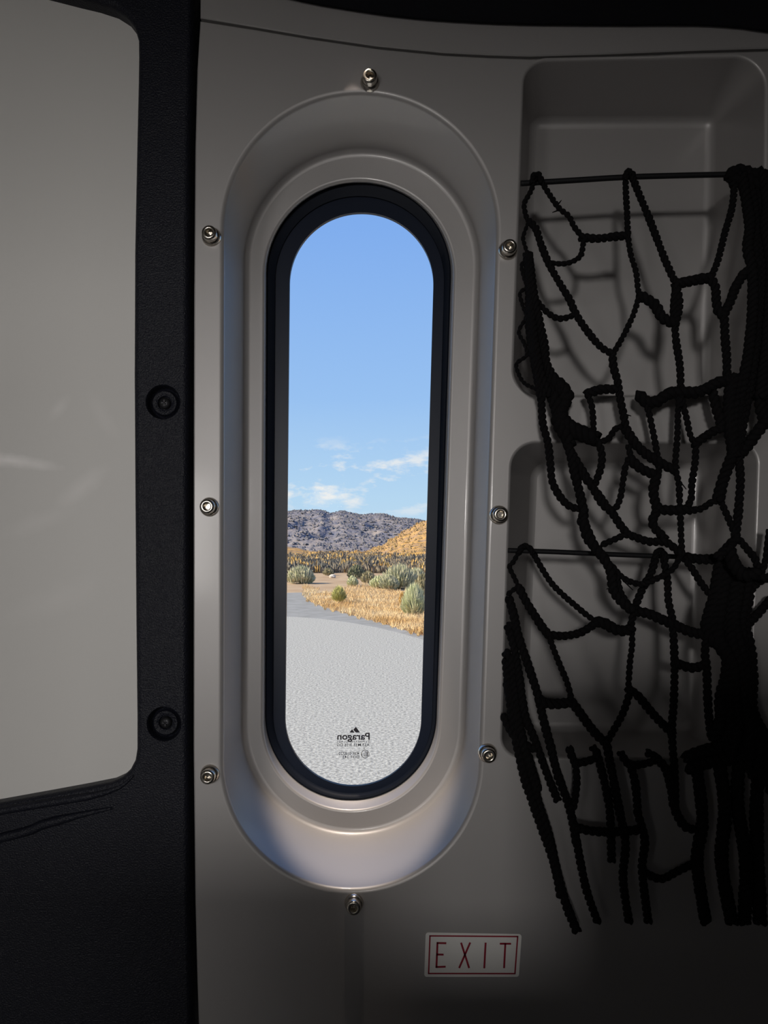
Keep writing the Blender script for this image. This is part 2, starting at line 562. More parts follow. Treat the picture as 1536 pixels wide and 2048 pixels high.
nt = normals2d(trim_out)
mb = MB()
mb.loft([offset(trim_out, nt, 0.006 * math.sin(a), tl + 0.010 * (1 - math.cos(a))) for a in [math.pi / 2 * k / 6 for k in range(7)]] + [offset(trim_out, nt, 0.0062, 0.05)])
mb.build('trim_edge', M['trim'], door, smooth=True)
for (x, y, low), lpc in zip(cups, cup_loops):
    b0 = px(x, y, tl)
    o = lathe([(0.0176, 0.0), (0.0168, -0.0012), (0.0162, -0.006), (0.0156, -0.0105), (0.0148, -0.0115), (0.0133, -0.0105), (0.0126, -0.0062), (0.0118, -0.0052), (0.0075, -0.0052), (0.0068, -0.0060), (0.0064, -0.0085), (0.0001, -0.0085)], b0, seg=32).build('screw_cup', M['trim'], door, smooth=True, sharp=50)
    lathe([(0.0060, -0.0084), (0.0058, -0.0058), (0.0046, -0.0046), (0.0020, -0.0040), (0.0014, -0.0062), (0.0001, -0.0064)], b0, seg=16).build('screw', M['dark_steel'], o, smooth=True, sharp=50)
    MB().box(b0 + Vector((-0.0032, 0.0036, -0.0006)), b0 + Vector((0.0032, 0.0050, 0.0006))).box(b0 + Vector((-0.0006, 0.0036, -0.0032)), b0 + Vector((0.0006, 0.0050, 0.0032))).build('cross_slot', M['ink'], o)
# raised mouldings along the bottom of the opening
for pts, r in (([(-420, 1697), (0, 1622), (120, 1602), (190, 1590), (240, 1574), (268, 1550)], 0.0042), ([(-420, 1762), (0, 1676), (90, 1648), (160, 1630), (225, 1616)], 0.0050)):
    p = catmull([px(x, y, tl) for x, y in pts], 0.006)
    MB().tube(p, [r * min(1, 0.25 + (len(p) - 1 - i) / 12) for i in range(len(p))], 10).build('moulding', M['trim'], door, smooth=True)

m, n, l, p, smear, acc = white_panel_mat()
wp_Y = 0.022
pc = px(-75, 2048, 0)
wo = offset([px(x, y, tl) for x, y in op_px], no, 0.012, wp_Y)
mb = MB()
mb.loft([wo, offset(wo, normals2d(wo), 0, wp_Y + 0.006)], True, True, True)
white = props(build('window_cover', mb.v, mb.f, m), 'plain off-white window cover panel with rubbed smears beside the black trim', 'window cover')
wl0 = WORLD_LOC[white.name]
def sm(x, y, ang, sx, sy, amt, sc):
    q = px(x, y, wp_Y) - wl0
    smear(q.x, q.z, math.radians(ang), sx * 0.00051, sy * 0.00051, amt, sc)
sm(20, 921, 8, 95, 13, 0.8, 60)
sm(165, 975, -38, 60, 20, 0.30, 40)
sm(75, 1045, -22, 80, 18, 0.16, 40)
sm(118, 815, -50, 30, 12, 0.24, 50)
sm(205, 830, 62, 50, 16, 0.14, 50)
sm(110, 1200, -20, 90, 30, 0.12, 40)
mixc = n.new('ShaderNodeMixRGB')
mixc.inputs[1].default_value = (0.66, 0.645, 0.62, 1)
mixc.inputs[2].default_value = (0.95, 0.92, 0.90, 1)
l.new(acc(), mixc.inputs[0])
l.new(mixc.outputs[0], p.inputs['Base Color'])

# ================================================================== oval window: gasket, glass, black border, printed mark
win = empty('window_1', px(710, 1620, Yb), kind='structure')
nw = normals2d(wall_in)
mb = MB()
mb.loft([wall_in, offset(wall_in, nw, -0.0018, Yb + 0.0125), offset(wall_in, nw, -0.0045, Yb + 0.0135), frit_out, offset(frit_out, normals2d(frit_out), 0, Yb + 0.024)])
mb.build('gasket', M['rubber'], win, smooth=True, sharp=50)
Yg = Yb + 0.020
mb = MB()
fo = offset(frit_out, normals2d(frit_out), 0.001, Yg - 0.0004)
ci = [Vector((q.x, Yg - 0.0004, q.z)) for q in clear]
mb.loft([fo, ci, [Vector((q.x, Yg + 0.0046, q.z)) for q in clear], offset(frit_out, normals2d(frit_out), 0.001, Yg + 0.0046)])
mb.build('black_border', M['frit'], win)
gp = offset(clear, normals2d(clear), 0.004, Yg)
g2 = offset(clear, normals2d(clear), 0.004, Yg + 0.004)
glass = MB().loft([gp, g2], True, True, True).build('glass_pane', M['glass'], win)

Yt = Yg - 0.0003
def text(s, x0, x1, y0, y1, bold=0.0, spacing=1.0):
    """printed on the outside of the glass: reads mirrored from in here"""
    cu = bpy.data.curves.new('text', 'FONT')
    cu.body = s
    cu.offset = bold
    cu.space_character = spacing
    cu.resolution_u = 4
    ob = bpy.data.objects.new('text', cu)
    COL.objects.link(ob)
    dg = bpy.context.evaluated_depsgraph_get()
    me = bpy.data.meshes.new_from_object(ob.evaluated_get(dg))
    vs = [v.co.copy() for v in me.vertices]
    fs = [tuple(q.vertices) for q in me.polygons]
    bpy.data.objects.remove(ob)
    ax, bx = min(v.x for v in vs), max(v.x for v in vs)
    ay, by = min(v.y for v in vs), max(v.y for v in vs)
    pts = [px(x1 - (v.x - ax) / (bx - ax) * (x1 - x0), y1 - (v.y - ay) / (by - ay) * (y1 - y0), Yt) for v in vs]
    return build('lettering', pts, fs, M['ink'], glass, recalc=False)

text('Paragon', 674.5, 739.5, 1465.5, 1484, 0.022)
text('TEMPERED GLASS', 674, 739, 1481.5, 1485.5, 0.0, 1.25)
text('AS3 M33 3/16 DG', 674, 739, 1487, 1492.5, 0.006)
text('V', 726.5, 730.5, 1494, 1498.5, 0.004)
text('43R 018720', 677.5, 718.5, 1504, 1510, 0.006)
text('DOT 243', 685.5, 718.5, 1511, 1516.5, 0.006)
text('E', 729, 735.5, 1503.5, 1512.5, 0.004)
text('11', 723.5, 728.5, 1506.5, 1512.5, 0.004)
cc = (730.3, 1508)
ra = [px(cc[0] + 8.3 * math.cos(a), cc[1] + 8.3 * math.sin(a), Yt) for a in [2 * math.pi * k / 36 for k in range(36)]]
rb_ = [px(cc[0] + 7.2 * math.cos(a), cc[1] + 7.2 * math.sin(a), Yt) for a in [2 * math.pi * k / 36 for k in range(36)]]
MB().loft([ra, rb_]).build('approval_ring', M['ink'], glass)
z0 = lambda a, b: px(540 + a / 4.267, 1400 + b / 4.267, Yt)
MB().add([z0(678, 278), z0(700, 249), z0(722, 278)], [(0, 1, 2)]).add([z0(710, 254), z0(733, 228), z0(768, 277), z0(731, 277)], [(0, 1, 2, 3)]).build('peak_emblem', M['ink'], glass)

# ================================================================== EXIT sign
ex = lambda a, b, Y: px(820 + a / 5.908, 1840 + b / 5.908, Y)
sign = empty('exit_sign', ex(740, 670, -0.0006), 'white rectangular EXIT sign with red letters and border below the window', 'sign')
plate = rquad([(186, 146), (1320, 166), (1286, 672), (168, 672)], [34, 34, 30, 30], 6, (2, 2, 2, 2))
f0 = [ex(a, b, -0.0002) for a, b in plate]
f1 = [ex(a, b, -0.0008) for a, b in plate]
MB().loft([f0, f1], True, True, True).build('plate', M['sign'], sign)
Ys = -0.00092
def stroke(name, pts, w, closed=False):
    mb = MB()
    seq = pts + ([pts[0]] if closed else [])
    for a, b in zip(seq[:-1], seq[1:]):
        A, B = Vector(a), Vector(b)
        t = (B - A).normalized() * (w / 2)
        q = Vector((-t.y, t.x))
        A2, B2 = A - t, B + t
        c4 = [(A2 + q), (B2 + q), (B2 - q), (A2 - q)]
        mb.loft([[ex(v.x, v.y, Ys) for v in c4], [ex(v.x, v.y, -0.0007) for v in c4]], True, True, True)
    return mb.build(name, M['red'], sign)
stroke('border_line', [(236, 188), (1272, 196), (1240, 634), (220, 632)], 17, True)
def letter(segs):
    mb = MB()
    for A, B in segs:
        A, B = Vector(A), Vector(B)
        t = (B - A).normalized() * 9
        q = Vector((-t.y, t.x)) * 1.25
        c4 = [(A - t + q), (B + t + q), (B + t - q), (A - t - q)]
        mb.loft([[ex(v.x, v.y, Ys) for v in c4], [ex(v.x, v.y, -0.0007) for v in c4]], True, True, True)
    mb.build('letter', M['red'], sign)
letter([((325, 272), (312, 556)), ((325, 272), (420, 274)), ((318, 408), (388, 409)), ((312, 556), (412, 552))])
letter([((606, 276), (696, 560)), ((708, 274), (584, 560))])
letter([((893, 276), (878, 562))])
letter([((1070, 280), (1185, 281)), ((1126, 285), (1112, 560))])

# ================================================================== crochet nets over the pockets
SC = 1 / 2.866
def crop(origin, pts):
    return [(origin[0] + a * SC, origin[1] + b * SC) for a, b in pts]
A_, B_, C_, E_ = (1000, 300), (1000, 740), (1000, 1060), (1000, 1480)

def depth_upper(x, y):
    t = max(0.0, min(1.0, (y - 350) / 500.0))
    e = 1.0 - 0.55 * max(0.0, min(1.0, (1075 - x) / 45.0))
    return -0.010 - 0.030 * math.sin(t * math.pi / 2) * e
def depth_lower(x, y):
    t = max(0.0, min(1.0, (y - 1100) / 450.0))
    e = 1.0 - 0.6 * max(0.0, min(1.0, (1050 - x) / 45.0))
    return -0.008 - 0.026 * math.sin(t * math.pi / 2) * e

def yarn(pts_px, r_px, depth, name, parent, dY=0.0):
    """two-ply crocheted strand: a pair of tubes twisted around the traced path"""
    P = [px(x, y, depth(x, y) + dY) for x, y in pts_px]
    P = catmull(P, 0.0012)
    r = r_px * 0.00048
    mb = MB()
    ph = R.uniform(0, 6.28)
    wob = R.uniform(0, 100)
    pitch = 0.0044 + r * 0.35
    s = 0.0
    a_pts, b_pts, ar = [], [], []
    for i, p in enumerate(P):
        if i: s += (p - P[i - 1]).length
        t = (P[min(i + 1, len(P) - 1)] - P[max(i - 1, 0)]).normalized()
        u = t.cross(Vector((0, 1, 0.02))).normalized()
        v = t.cross(u)
        a = ph + s / pitch * math.pi
        k = 0.46 * r
        wv = 1 + 0.16 * noise.noise((s * 90, wob, 0))
        d = (u * math.cos(a) + v * math.sin(a)) * k
        a_pts.append(p + d)
        b_pts.append(p - d)
        ar.append(r * 0.66 * wv * (1 + 0.14 * math.sin(a * 2.0)))
    mb.tube(a_pts, ar, 6).tube(b_pts, ar, 6)
    return mb.build(name, M['cord'], parent, smooth=True)

net_u = empty('storage_net', px(1270, 1210, -0.04), 'black crochet net hung from the upper cord over the top pocket', 'net', 'crochet storage nets')
net_l = empty('storage_net', px(1270, 1950, -0.03), 'black crochet net hung from the lower cord over the bottom pocket', 'net', 'crochet storage nets')

# elastic cords the nets hang from
def cordline(pts, r, parent, dep):
    p = catmull([px(x, y, dep) for x, y in pts], 0.004)
    MB().tube(p, r, 10).build('elastic_cord', M['elastic'], parent, smooth=True)
cordline(crop(A_, [(118, 192), (420, 174), (720, 156), (1040, 146), (1350, 140), (1500, 138)]), 0.0027, net_u, -0.006)
cordline(crop(C_, [(46, 117), (300, 125), (550, 136), (800, 146), (1050, 154), (1280, 162)]), 0.0025, net_l, -0.004)

def U(o, pts, r, dY=0.0):
    yarn(crop(o, pts), r, depth_upper, 'strand', net_u, dY)
def Lw(o, pts, r, dY=0.0):
    yarn(crop(o, pts), r, depth_lower, 'strand', net_l, dY)

U(A_, [(185, 190), (195, 145), (225, 145), (240, 190)], 6, -0.002)
U(A_, [(718, 175), (728, 130), (752, 128), (765, 170)], 6.5, -0.002)
U(A_, [(200, 165), (180, 230), (150, 285), (138, 315), (150, 380), (165, 410)], 5)
U(A_, [(240, 185), (290, 265), (340, 335), (395, 380), (425, 440), (470, 495)], 5.5)
U(A_, [(460, 500), (560, 508), (650, 497), (735, 490)], 8)
U(A_, [(720, 160), (722, 250), (728, 350), (733, 490)], 6)
U(A_, [(480, 505), (473, 570), (460, 610), (420, 638), (370, 652), (310, 650), (275, 640)], 5.5)
U(A_, [(165, 410), (205, 450), (235, 540), (270, 630), (300, 690), (340, 760), (400, 860), (430, 930), (480, 1010), (550, 1100), (600, 1145), (650, 1168)], 7)
U(A_, [(733, 490), (750, 600), (780, 700), (790, 790), (795, 840), (770, 930), (740, 1000), (700, 1080), (650, 1165)], 5.5)
U(A_, [(645, 1165), (650, 1240), (675, 1330), (690, 1430), (705, 1500), (720, 1580), (730, 1610)], 7.5)
U(A_, [(760, 160), (800, 260), (850, 380), (900, 510), (950, 640), (1005, 760)], 7)
U(A_, [(1000, 770), (1090, 752), (1160, 738), (1220, 735)], 10)
U(A_, [(1345, 180), (1330, 330), (1290, 470), (1250, 630), (1210, 730)], 6.5)
U(A_, [(1210, 740), (1235, 790), (1240, 870), (1255, 930), (1285, 950)], 8.5)
U(A_, [(1280, 950), (1320, 870), (1350, 790), (1400, 710), (1440, 690), (1490, 660)], 9.5)
U(A_, [(1285, 945), (1290, 1080), (1300, 1200), (1300, 1330)], 8)
U(A_, [(1005, 765), (1022, 860), (1015, 940), (1000, 1000)], 9)
U(A_, [(1010, 765), (1000, 850), (995, 930), (1000, 1000)], 7)
U(A_, [(795, 830), (850, 860), (890, 890), (930, 960), (1000, 995)], 10)
U(A_, [(1000, 980), (1010, 1100), (1030, 1230), (1035, 1350), (1030, 1470)], 7)
U(A_, [(215, 870), (270, 930), (330, 965), (390, 960), (435, 938)], 6)
U(A_, [(165, 410), (140, 475), (133, 510), (150, 570), (165, 620), (125, 658), (140, 740), (155, 785), (115, 820), (130, 890), (150, 955), (108, 1040), (140, 1110), (155, 1175), (95, 1225), (110, 1290), (145, 1340), (210, 1370)], 4)
# gathered bundle down the left side of the upper net
for k in range(6):
    t = k / 5
    lft = [(156, 590), (165, 800), (165, 1000), (185, 1180), (215, 1330), (235, 1420)]
    rgt = [(172, 600), (195, 800), (222, 950), (250, 1100), (280, 1240), (370, 1380)]
    U(A_, [(a[0] + (c[0] - a[0]) * t + R.uniform(-6, 6), a[1] + (c[1] - a[1]) * t) for a, c in zip(lft, rgt)], 7.5, -0.002 * (k % 3))
U(B_, [(490, 140), (580, 112), (670, 112)], 9)
U(B_, [(495, 130), (525, 200), (535, 300), (535, 385)], 6)
U(B_, [(715, 330), (760, 400), (800, 450), (850, 490), (900, 520), (960, 555), (1010, 572)], 9.5)
U(B_, [(700, 325), (660, 340), (620, 395), (560, 415)], 6)
U(B_, [(210, 40), (235, 150), (245, 300), (275, 420), (290, 550), (300, 640), (340, 720), (390, 775), (450, 798)], 7.5)
U(B_, [(260, 40), (310, 200), (350, 330), (400, 460), (430, 600), (460, 720), (478, 810)], 9)
U(B_, [(300, 60), (380, 140), (345, 240), (390, 320), (470, 360), (550, 395)], 14)
U(B_, [(280, 110), (330, 200), (350, 300), (430, 360), (540, 400)], 12)
U(B_, [(330, 90), (360, 180), (330, 290), (380, 380), (400, 430)], 12)
U(B_, [(380, 420), (430, 510), (480, 590), (540, 690), (590, 770), (640, 815), (690, 890), (730, 938)], 8)
U(B_, [(400, 500), (470, 610), (560, 700), (630, 800)], 6)
U(B_, [(550, 395), (582, 470), (578, 560), (540, 665)], 7)
U(B_, [(735, 430), (748, 515), (722, 545), (705, 640), (690, 730), (665, 790), (640, 800)], 6)
U(B_, [(735, 500), (800, 560), (860, 590), (895, 605), (880, 680), (885, 740), (905, 800)], 9.5)
U(B_, [(895, 800), (1000, 805), (1090, 800)], 9.5)
U(B_, [(825, 165), (850, 230), (870, 320), (890, 420), (905, 520), (910, 600)], 6)
U(B_, [(1025, 130), (1020, 270), (1015, 400), (1005, 560), (1025, 650), (1030, 760), (1035, 870), (1040, 1000), (1045, 1070)], 6)
U(B_, [(790, 130), (835, 180), (900, 182), (960, 140), (1040, 128), (1130, 128), (1200, 100), (1260, 70), (1400, 50)], 11)
U(B_, [(840, 190), (920, 165), (990, 120)], 9)
U(B_, [(1035, 140), (1070, 280), (1090, 370), (1125, 440)], 6)
U(B_, [(1110, 430), (1180, 380), (1250, 340), (1330, 325)], 8.5)
U(B_, [(1122, 430), (1118, 530), (1100, 650), (1095, 740), (1060, 800)], 6.5)
U(B_, [(1220, 130), (1240, 220), (1265, 300), (1255, 350)], 9)
U(B_, [(905, 800), (875, 860), (885, 905), (915, 935), (945, 970)], 8.5)
U(B_, [(1070, 805), (1150, 797), (1210, 760), (1265, 745)], 7)
U(B_, [(715, 935), (780, 960), (860, 985), (940, 985), (1000, 1020), (1045, 1065)], 8)
U(B_, [(725, 940), (660, 970), (580, 1005)], 6)
U(B_, [(478, 800), (480, 870), (500, 960), (540, 1010), (580, 1060), (620, 1120), (640, 1180), (650, 1260), (690, 1320), (760, 1380)], 9.5)
U(B_, [(465, 850), (500, 930), (545, 1020), (600, 1080)], 10)
U(B_, [(640, 1120), (690, 1180), (750, 1215), (820, 1228), (890, 1200), (950, 1170), (1000, 1130), (1035, 1060)], 6)
U(B_, [(670, 1180), (690, 1270), (720, 1320), (765, 1375)], 6)
# right-hand gathered column of the upper net
for k in range(7):
    j = [R.uniform(-1, 1) for _ in range(8)]
    x0 = 1424 + k * 25
    U(A_, [(1385 + k * 30 + 8 * j[0], 125 + 12 * j[7]), (x0 + 14 * j[1], 300), (x0 + 8 + 14 * j[2], 430), (x0 + 12 + 16 * j[3], 560), (x0 + 22 + 12 * j[4], 690), (x0 + 12 + 14 * j[5], 900), (x0 + 0 + 12 * j[6], 1100), (x0 - 20 + 10 * j[0], 1280), (x0 - 40 + 10 * j[1], 1420)], 10, R.uniform(-0.006, 0.004))
for k in range(6):
    x0 = 1305 + k * 22
    U(B_, [(x0 + 20, 30), (x0 + R.uniform(-8, 8), 160), (1305 + k * 17, 290), (1325 + k * 9, 420), (1335 + k * 6, 490)], 10, R.uniform(-0.004, 0.003))
U(A_, [(1310, 150), (1380, 120), (1450, 150), (1510, 130)], 13)
U(A_, [(1320, 185), (1400, 175), (1470, 200), (1530, 190)], 13)
U(B_, [(1340, 470), (1300, 570), (1270, 660), (1250, 750)], 11)
U(B_, [(1370, 490), (1430, 420), (1480, 350), (1560, 250)], 12)
U(B_, [(1365, 490), (1378, 620), (1370, 760), (1360, 870), (1348, 970)], 8)
U(B_, [(1260, 740), (1300, 830), (1330, 900), (1350, 970)], 6.5)
U(B_, [(1355, 965), (1290, 1030), (1245, 1075)], 9)
U(B_, [(1365, 965), (1420, 1030), (1465, 1090), (1480, 1160)], 7)
U(B_, [(1470, 1150), (1500, 1190), (1560, 1190)], 8)
U(B_, [(1495, 1170), (1520, 1100), (1535, 1000), (1545, 920)], 7)
U(B_, [(1500, 40), (1490, 160), (1500, 240), (1520, 300)], 10)
U(B_, [(1545, 60), (1530, 160), (1510, 280)], 9)
U(B_, [(1310, 1010), (1340, 1110), (1400, 1180), (1480, 1160)], 12)

# lower net
Lw(C_, [(108, 135), (128, 95), (165, 98), (190, 135)], 6, -0.002)
Lw(C_, [(890, 165), (900, 120), (935, 125), (950, 170)], 6, -0.002)
Lw(C_, [(110, 125), (75, 185), (55, 212), (88, 285), (105, 325)], 5)
Lw(C_, [(190, 130), (240, 220), (300, 310), (370, 380), (440, 440), (500, 490), (560, 532)], 6)
Lw(C_, [(108, 318), (75, 345), (40, 372)], 5)
Lw(C_, [(105, 320), (150, 410), (200, 490), (245, 560), (280, 600)], 8.5)
Lw(C_, [(265, 598), (350, 608), (420, 600), (480, 580), (555, 530)], 8)
Lw(C_, [(545, 522), (610, 540), (660, 570), (720, 578), (760, 560)], 10.5)
Lw(C_, [(895, 150), (865, 250), (830, 310), (790, 400), (770, 460), (745, 570)], 7.5)
Lw(C_, [(935, 130), (945, 200), (960, 290), (965, 400), (985, 500), (995, 620), (1000, 740), (1000, 860), (995, 1000), (985, 1130), (990, 1250), (1000, 1380), (1005, 1620)], 7.5)
Lw(C_, [(770, 465), (850, 480), (920, 510), (1000, 545), (1080, 580), (1160, 600), (1230, 615)], 10)
Lw(C_, [(755, 565), (757, 660), (745, 760), (735, 910)], 6)
Lw(C_, [(730, 905), (790, 950), (840, 1010), (900, 1080), (990, 1170)], 8.5)
Lw(C_, [(748, 915), (720, 1010), (690, 1080), (650, 1150), (610, 1220)], 7)
Lw(C_, [(280, 605), (310, 690), (350, 790), (390, 890), (412, 985)], 6)
Lw(C_, [(405, 975), (460, 1050), (510, 1120), (560, 1180), (615, 1225)], 9)
Lw(C_, [(415, 985), (330, 997), (260, 992), (215, 965)], 10)
Lw(C_, [(50, 385), (80, 490), (100, 590), (140, 710), (180, 830), (215, 940), (240, 1050), (265, 1150), (290, 1240), (330, 1400), (400, 1600), (440, 1800)], 8.5)
Lw(C_, [(40, 540), (70, 545), (100, 545)], 6)
Lw(C_, [(45, 550), (80, 670), (105, 800), (125, 950), (150, 1080), (190, 1180), (220, 1260), (270, 1400), (330, 1550)], 8)
Lw(C_, [(30, 700), (60, 740), (75, 850), (90, 980), (110, 1100), (140, 1250), (180, 1420), (230, 1600), (290, 1800), (350, 2100)], 9)
Lw(C_, [(35, 740), (55, 950), (80, 1130), (110, 1280), (150, 1450), (220, 1650), (310, 1900)], 9)
Lw(C_, [(40, 880), (70, 1000), (110, 1150), (160, 1300), (220, 1500)], 9)
Lw(C_, [(30, 1080), (20, 1060), (50, 1130), (100, 1200), (200, 1260)], 8)
Lw(C_, [(995, 755), (1060, 782), (1120, 790), (1185, 765)], 9.5)
Lw(C_, [(1190, 600), (1175, 700), (1185, 800), (1190, 950), (1200, 1100), (1215, 1200)], 8)
Lw(C_, [(1045, 150), (1100, 220), (1150, 300), (1220, 390)], 7)
Lw(C_, [(1045, 152), (1150, 168), (1270, 165)], 10)
lft = [(1255, 180), (1228, 370), (1200, 500), (1195, 600), (1262, 670), (1305, 740), (1295, 850), (1275, 960), (1275, 1080), (1215, 1200), (1120, 1320), (1080, 1500)]
rgt = [(1440, 240), (1420, 380), (1405, 550), (1430, 680), (1448, 850), (1445, 1000), (1470, 1100), (1530, 1200), (1560, 1330), (1560, 1500)]
for k in range(8):
    t = k / 7
    m_ = min(len(lft), len(rgt))
    pts = [(lft[i][0] + (rgt[i][0] - lft[i][0]) * t + R.uniform(-9, 9), lft[i][1] + (rgt[i][1] - lft[i][1]) * t) for i in range(m_)]
    Lw(C_, pts, 12, R.uniform(-0.006, 0.004))
Lw(C_, [(1310, 380), (1240, 470), (1230, 560)], 9)
Lw(C_, [(1400, 560), (1460, 500), (1560, 390)], 9)
Lw(C_, [(1410, 380), (1480, 300), (1560, 265)], 9)
Lw(C_, [(610, 1215), (630, 1330), (650, 1430), (690, 1640)], 8.5)
Lw(C_, [(395, 1245), (430, 1330), (500, 1325), (560, 1295), (530, 1245)], 8)
Lw(C_, [(430, 1320), (440, 1450), (420, 1600)], 7)
Lw(C_, [(560, 1295), (600, 1450), (630, 1620), (640, 1900)], 8)
Lw(C_, [(690, 1275), (740, 1342), (830, 1340), (900, 1310), (840, 1275)], 8)
Lw(C_, [(740, 1330), (775, 1450), (790, 1630)], 8)
Lw(C_, [(890, 1300), (950, 1370), (980, 1460), (1000, 1600)], 9)
Lw(C_, [(420, 1700), (520, 1725), (640, 1730), (790, 1720)], 9)
Lw(C_, [(1060, 1310), (1160, 1270), (1280, 1240), (1400, 1230)], 13)
Lw(C_, [(1080, 1370), (1200, 1330), (1330, 1310), (1450, 1300)], 13)
Lw(C_, [(440, 1790), (470, 1950), (500, 2080), (560, 2250)], 8)
for pts, r in (([(690, 1640), (720, 1800), (705, 2000), (740, 2250)], 8), ([(790, 1630), (830, 1780), (815, 1950), (850, 2250)], 8), ([(310, 1900), (370, 2120), (440, 2300)], 9),
               ([(1120, 1320), (1160, 1650), (1130, 1900), (1180, 2250)], 11), ([(1250, 1300), (1290, 1600), (1270, 1900), (1330, 2250)], 12), ([(1380, 1250), (1360, 1550), (1410, 1900), (1400, 2250)], 12), ([(1500, 1200), (1470, 1600), (1490, 2250)], 12),
               ([(820, 1960), (920, 2000), (1010, 1960), (1130, 1900)], 8), ([(1000, 1600), (1060, 1700), (1150, 1720)], 9)):
    Lw(C_, pts, r)
# frayed yarn ends
for o, a, b, net, dep in ((A_, (335, 345), (300, 358), net_u, depth_upper), (A_, (335, 310), (352, 288), net_u, depth_upper), (B_, (720, 255), (752, 264), net_u, depth_upper),
                          (B_, (1025, 630), (1068, 684), net_u, depth_upper), (B_, (650, 1245), (610, 1256), net_u, depth_upper), (B_, (715, 1215), (762, 1262), net_u, depth_upper)):
    q = [px(x, y, dep(x, y)) for x, y in crop(o, [a, b])]
    MB().tube(q, [0.0009, 0.0004], 5).build('loose_end', M['cord'], net)

# ================================================================== OUTSIDE
def ground_mat():
    m = mat('dry_dirt', (0.36, 0.245, 0.145), 0.95, 0, 0.1, var=(0.46, 0.34, 0.225), var_scale=0.6, coords='Object', detail=6)
    return m
M['dirt'] = ground_mat()
M['road'] = mat('grey_asphalt', (0.235, 0.23, 0.215), 0.95, 0, 0.15, var=(0.30, 0.295, 0.28), var_scale=2.0, detail=8)
M['gravel'] = mat('pale_gravel_chipseal', (0.24, 0.234, 0.214), 0.95, 0, 0.15, var=(0.50, 0.485, 0.437), var_scale=30, detail=3, bump=0.6, bump_scale=45, bump_dist=0.01)
M['grass'] = mat('dry_golden_grass', (0.62, 0.40, 0.17), 0.9, 0, 0.1, var=(0.80, 0.64, 0.40), var_scale=0.55, detail=5)
M['mountain'] = mat('haze_tinted_chaparral', (0.155, 0.155, 0.19), 1.0, 0, 0.0, var=(0.27, 0.235, 0.22), var_scale=0.09, detail=12, bump=1.0, bump_scale=0.15, bump_dist=2.5)  # distance haze painted in as a pale blue-grey tint of the brush colour
M['goldhill'] = mat('golden_grass_hill', (0.52, 0.30, 0.095), 1.0, 0, 0.0, var=(0.29, 0.205, 0.15), var_scale=0.22, detail=12, bump=1.0, bump_scale=0.3, bump_dist=1.5)
M['scrub'] = mat('grey_scrub', (0.17, 0.165, 0.15), 1.0, 0, 0.0, var=(0.30, 0.24, 0.17), var_scale=0.12, detail=6)
M['rock'] = mat('pale_rock', (0.62, 0.55, 0.47), 0.9, 0, 0.2, bump=0.5, bump_scale=8, bump_dist=0.05)
for nm, c1, c2 in (('sage', (0.46, 0.46, 0.29), (0.62, 0.58, 0.41)), ('pale', (0.55, 0.57, 0.34), (0.72, 0.70, 0.48)), ('dark', (0.16, 0.175, 0.105), (0.28, 0.27, 0.18)),
                   ('olive', (0.32, 0.29, 0.17), (0.46, 0.40, 0.26)), ('green', (0.46, 0.46, 0.16), (0.62, 0.57, 0.26)), ('gold', (0.58, 0.36, 0.11), (0.68, 0.47, 0.20))):
    M['b_' + nm] = mat('foliage_' + nm, c1, 0.9, 0, 0.1, var=c2, var_scale=4.0)

GZ = -EYE
MB().add([(-900, -60, GZ), (900, -60, GZ), (900, 700, GZ), (-900, 700, GZ)], [(0, 1, 2, 3)]).build('ground', M['dirt'], recalc=False)['kind'] = 'structure'
# road: near lot, narrowing into a bend on the left
edge_px = [(1100, 1335), (930, 1295), (845, 1272), (760, 1246), (700, 1230), (650, 1216), (622, 1205), (613, 1197), (622, 1190), (645, 1184.5)]
rd = [gpt(x, y, 0.012) for x, y in edge_px]
rd = [Vector((rd[0].x + 14, rd[0].y - 8, GZ + 0.012)), Vector((30, -12, GZ + 0.012)), Vector((-30, -12, GZ + 0.012)), Vector((-36, 30, GZ + 0.012)), gpt(300, 1190, 0.012), gpt(560, 1186.5, 0.012)][::1] + [gpt(600, 1185.5, 0.012)] + rd[::-1]
mb = MB()
mb.add(rd, [tuple(t) for t in tessellate_polygon([[Vector((p.x, p.y, 0)) for p in rd]])])
mb.build('road', M['road'], recalc=False)['kind'] = 'structure'

lot = [gpt(x, y, 0.024) for x, y in [(1100, 1350), (930, 1305), (845, 1281), (800, 1268), (750, 1256), (700, 1247), (650, 1240), (600, 1236), (560, 1234), (300, 1236)]]
lot = [Vector((30, -12, GZ + 0.024)), Vector((lot[0].x + 14, lot[0].y - 8, GZ + 0.024))] + lot + [Vector((-30, lot[-1].y, GZ + 0.024)), Vector((-30, -12, GZ + 0.024))]
MB().add(lot, [tuple(t) for t in tessellate_polygon([[Vector((p.x, p.y, 0)) for p in lot]])]).build('gravel_lot', M['gravel'], recalc=False)['kind'] = 'structure'

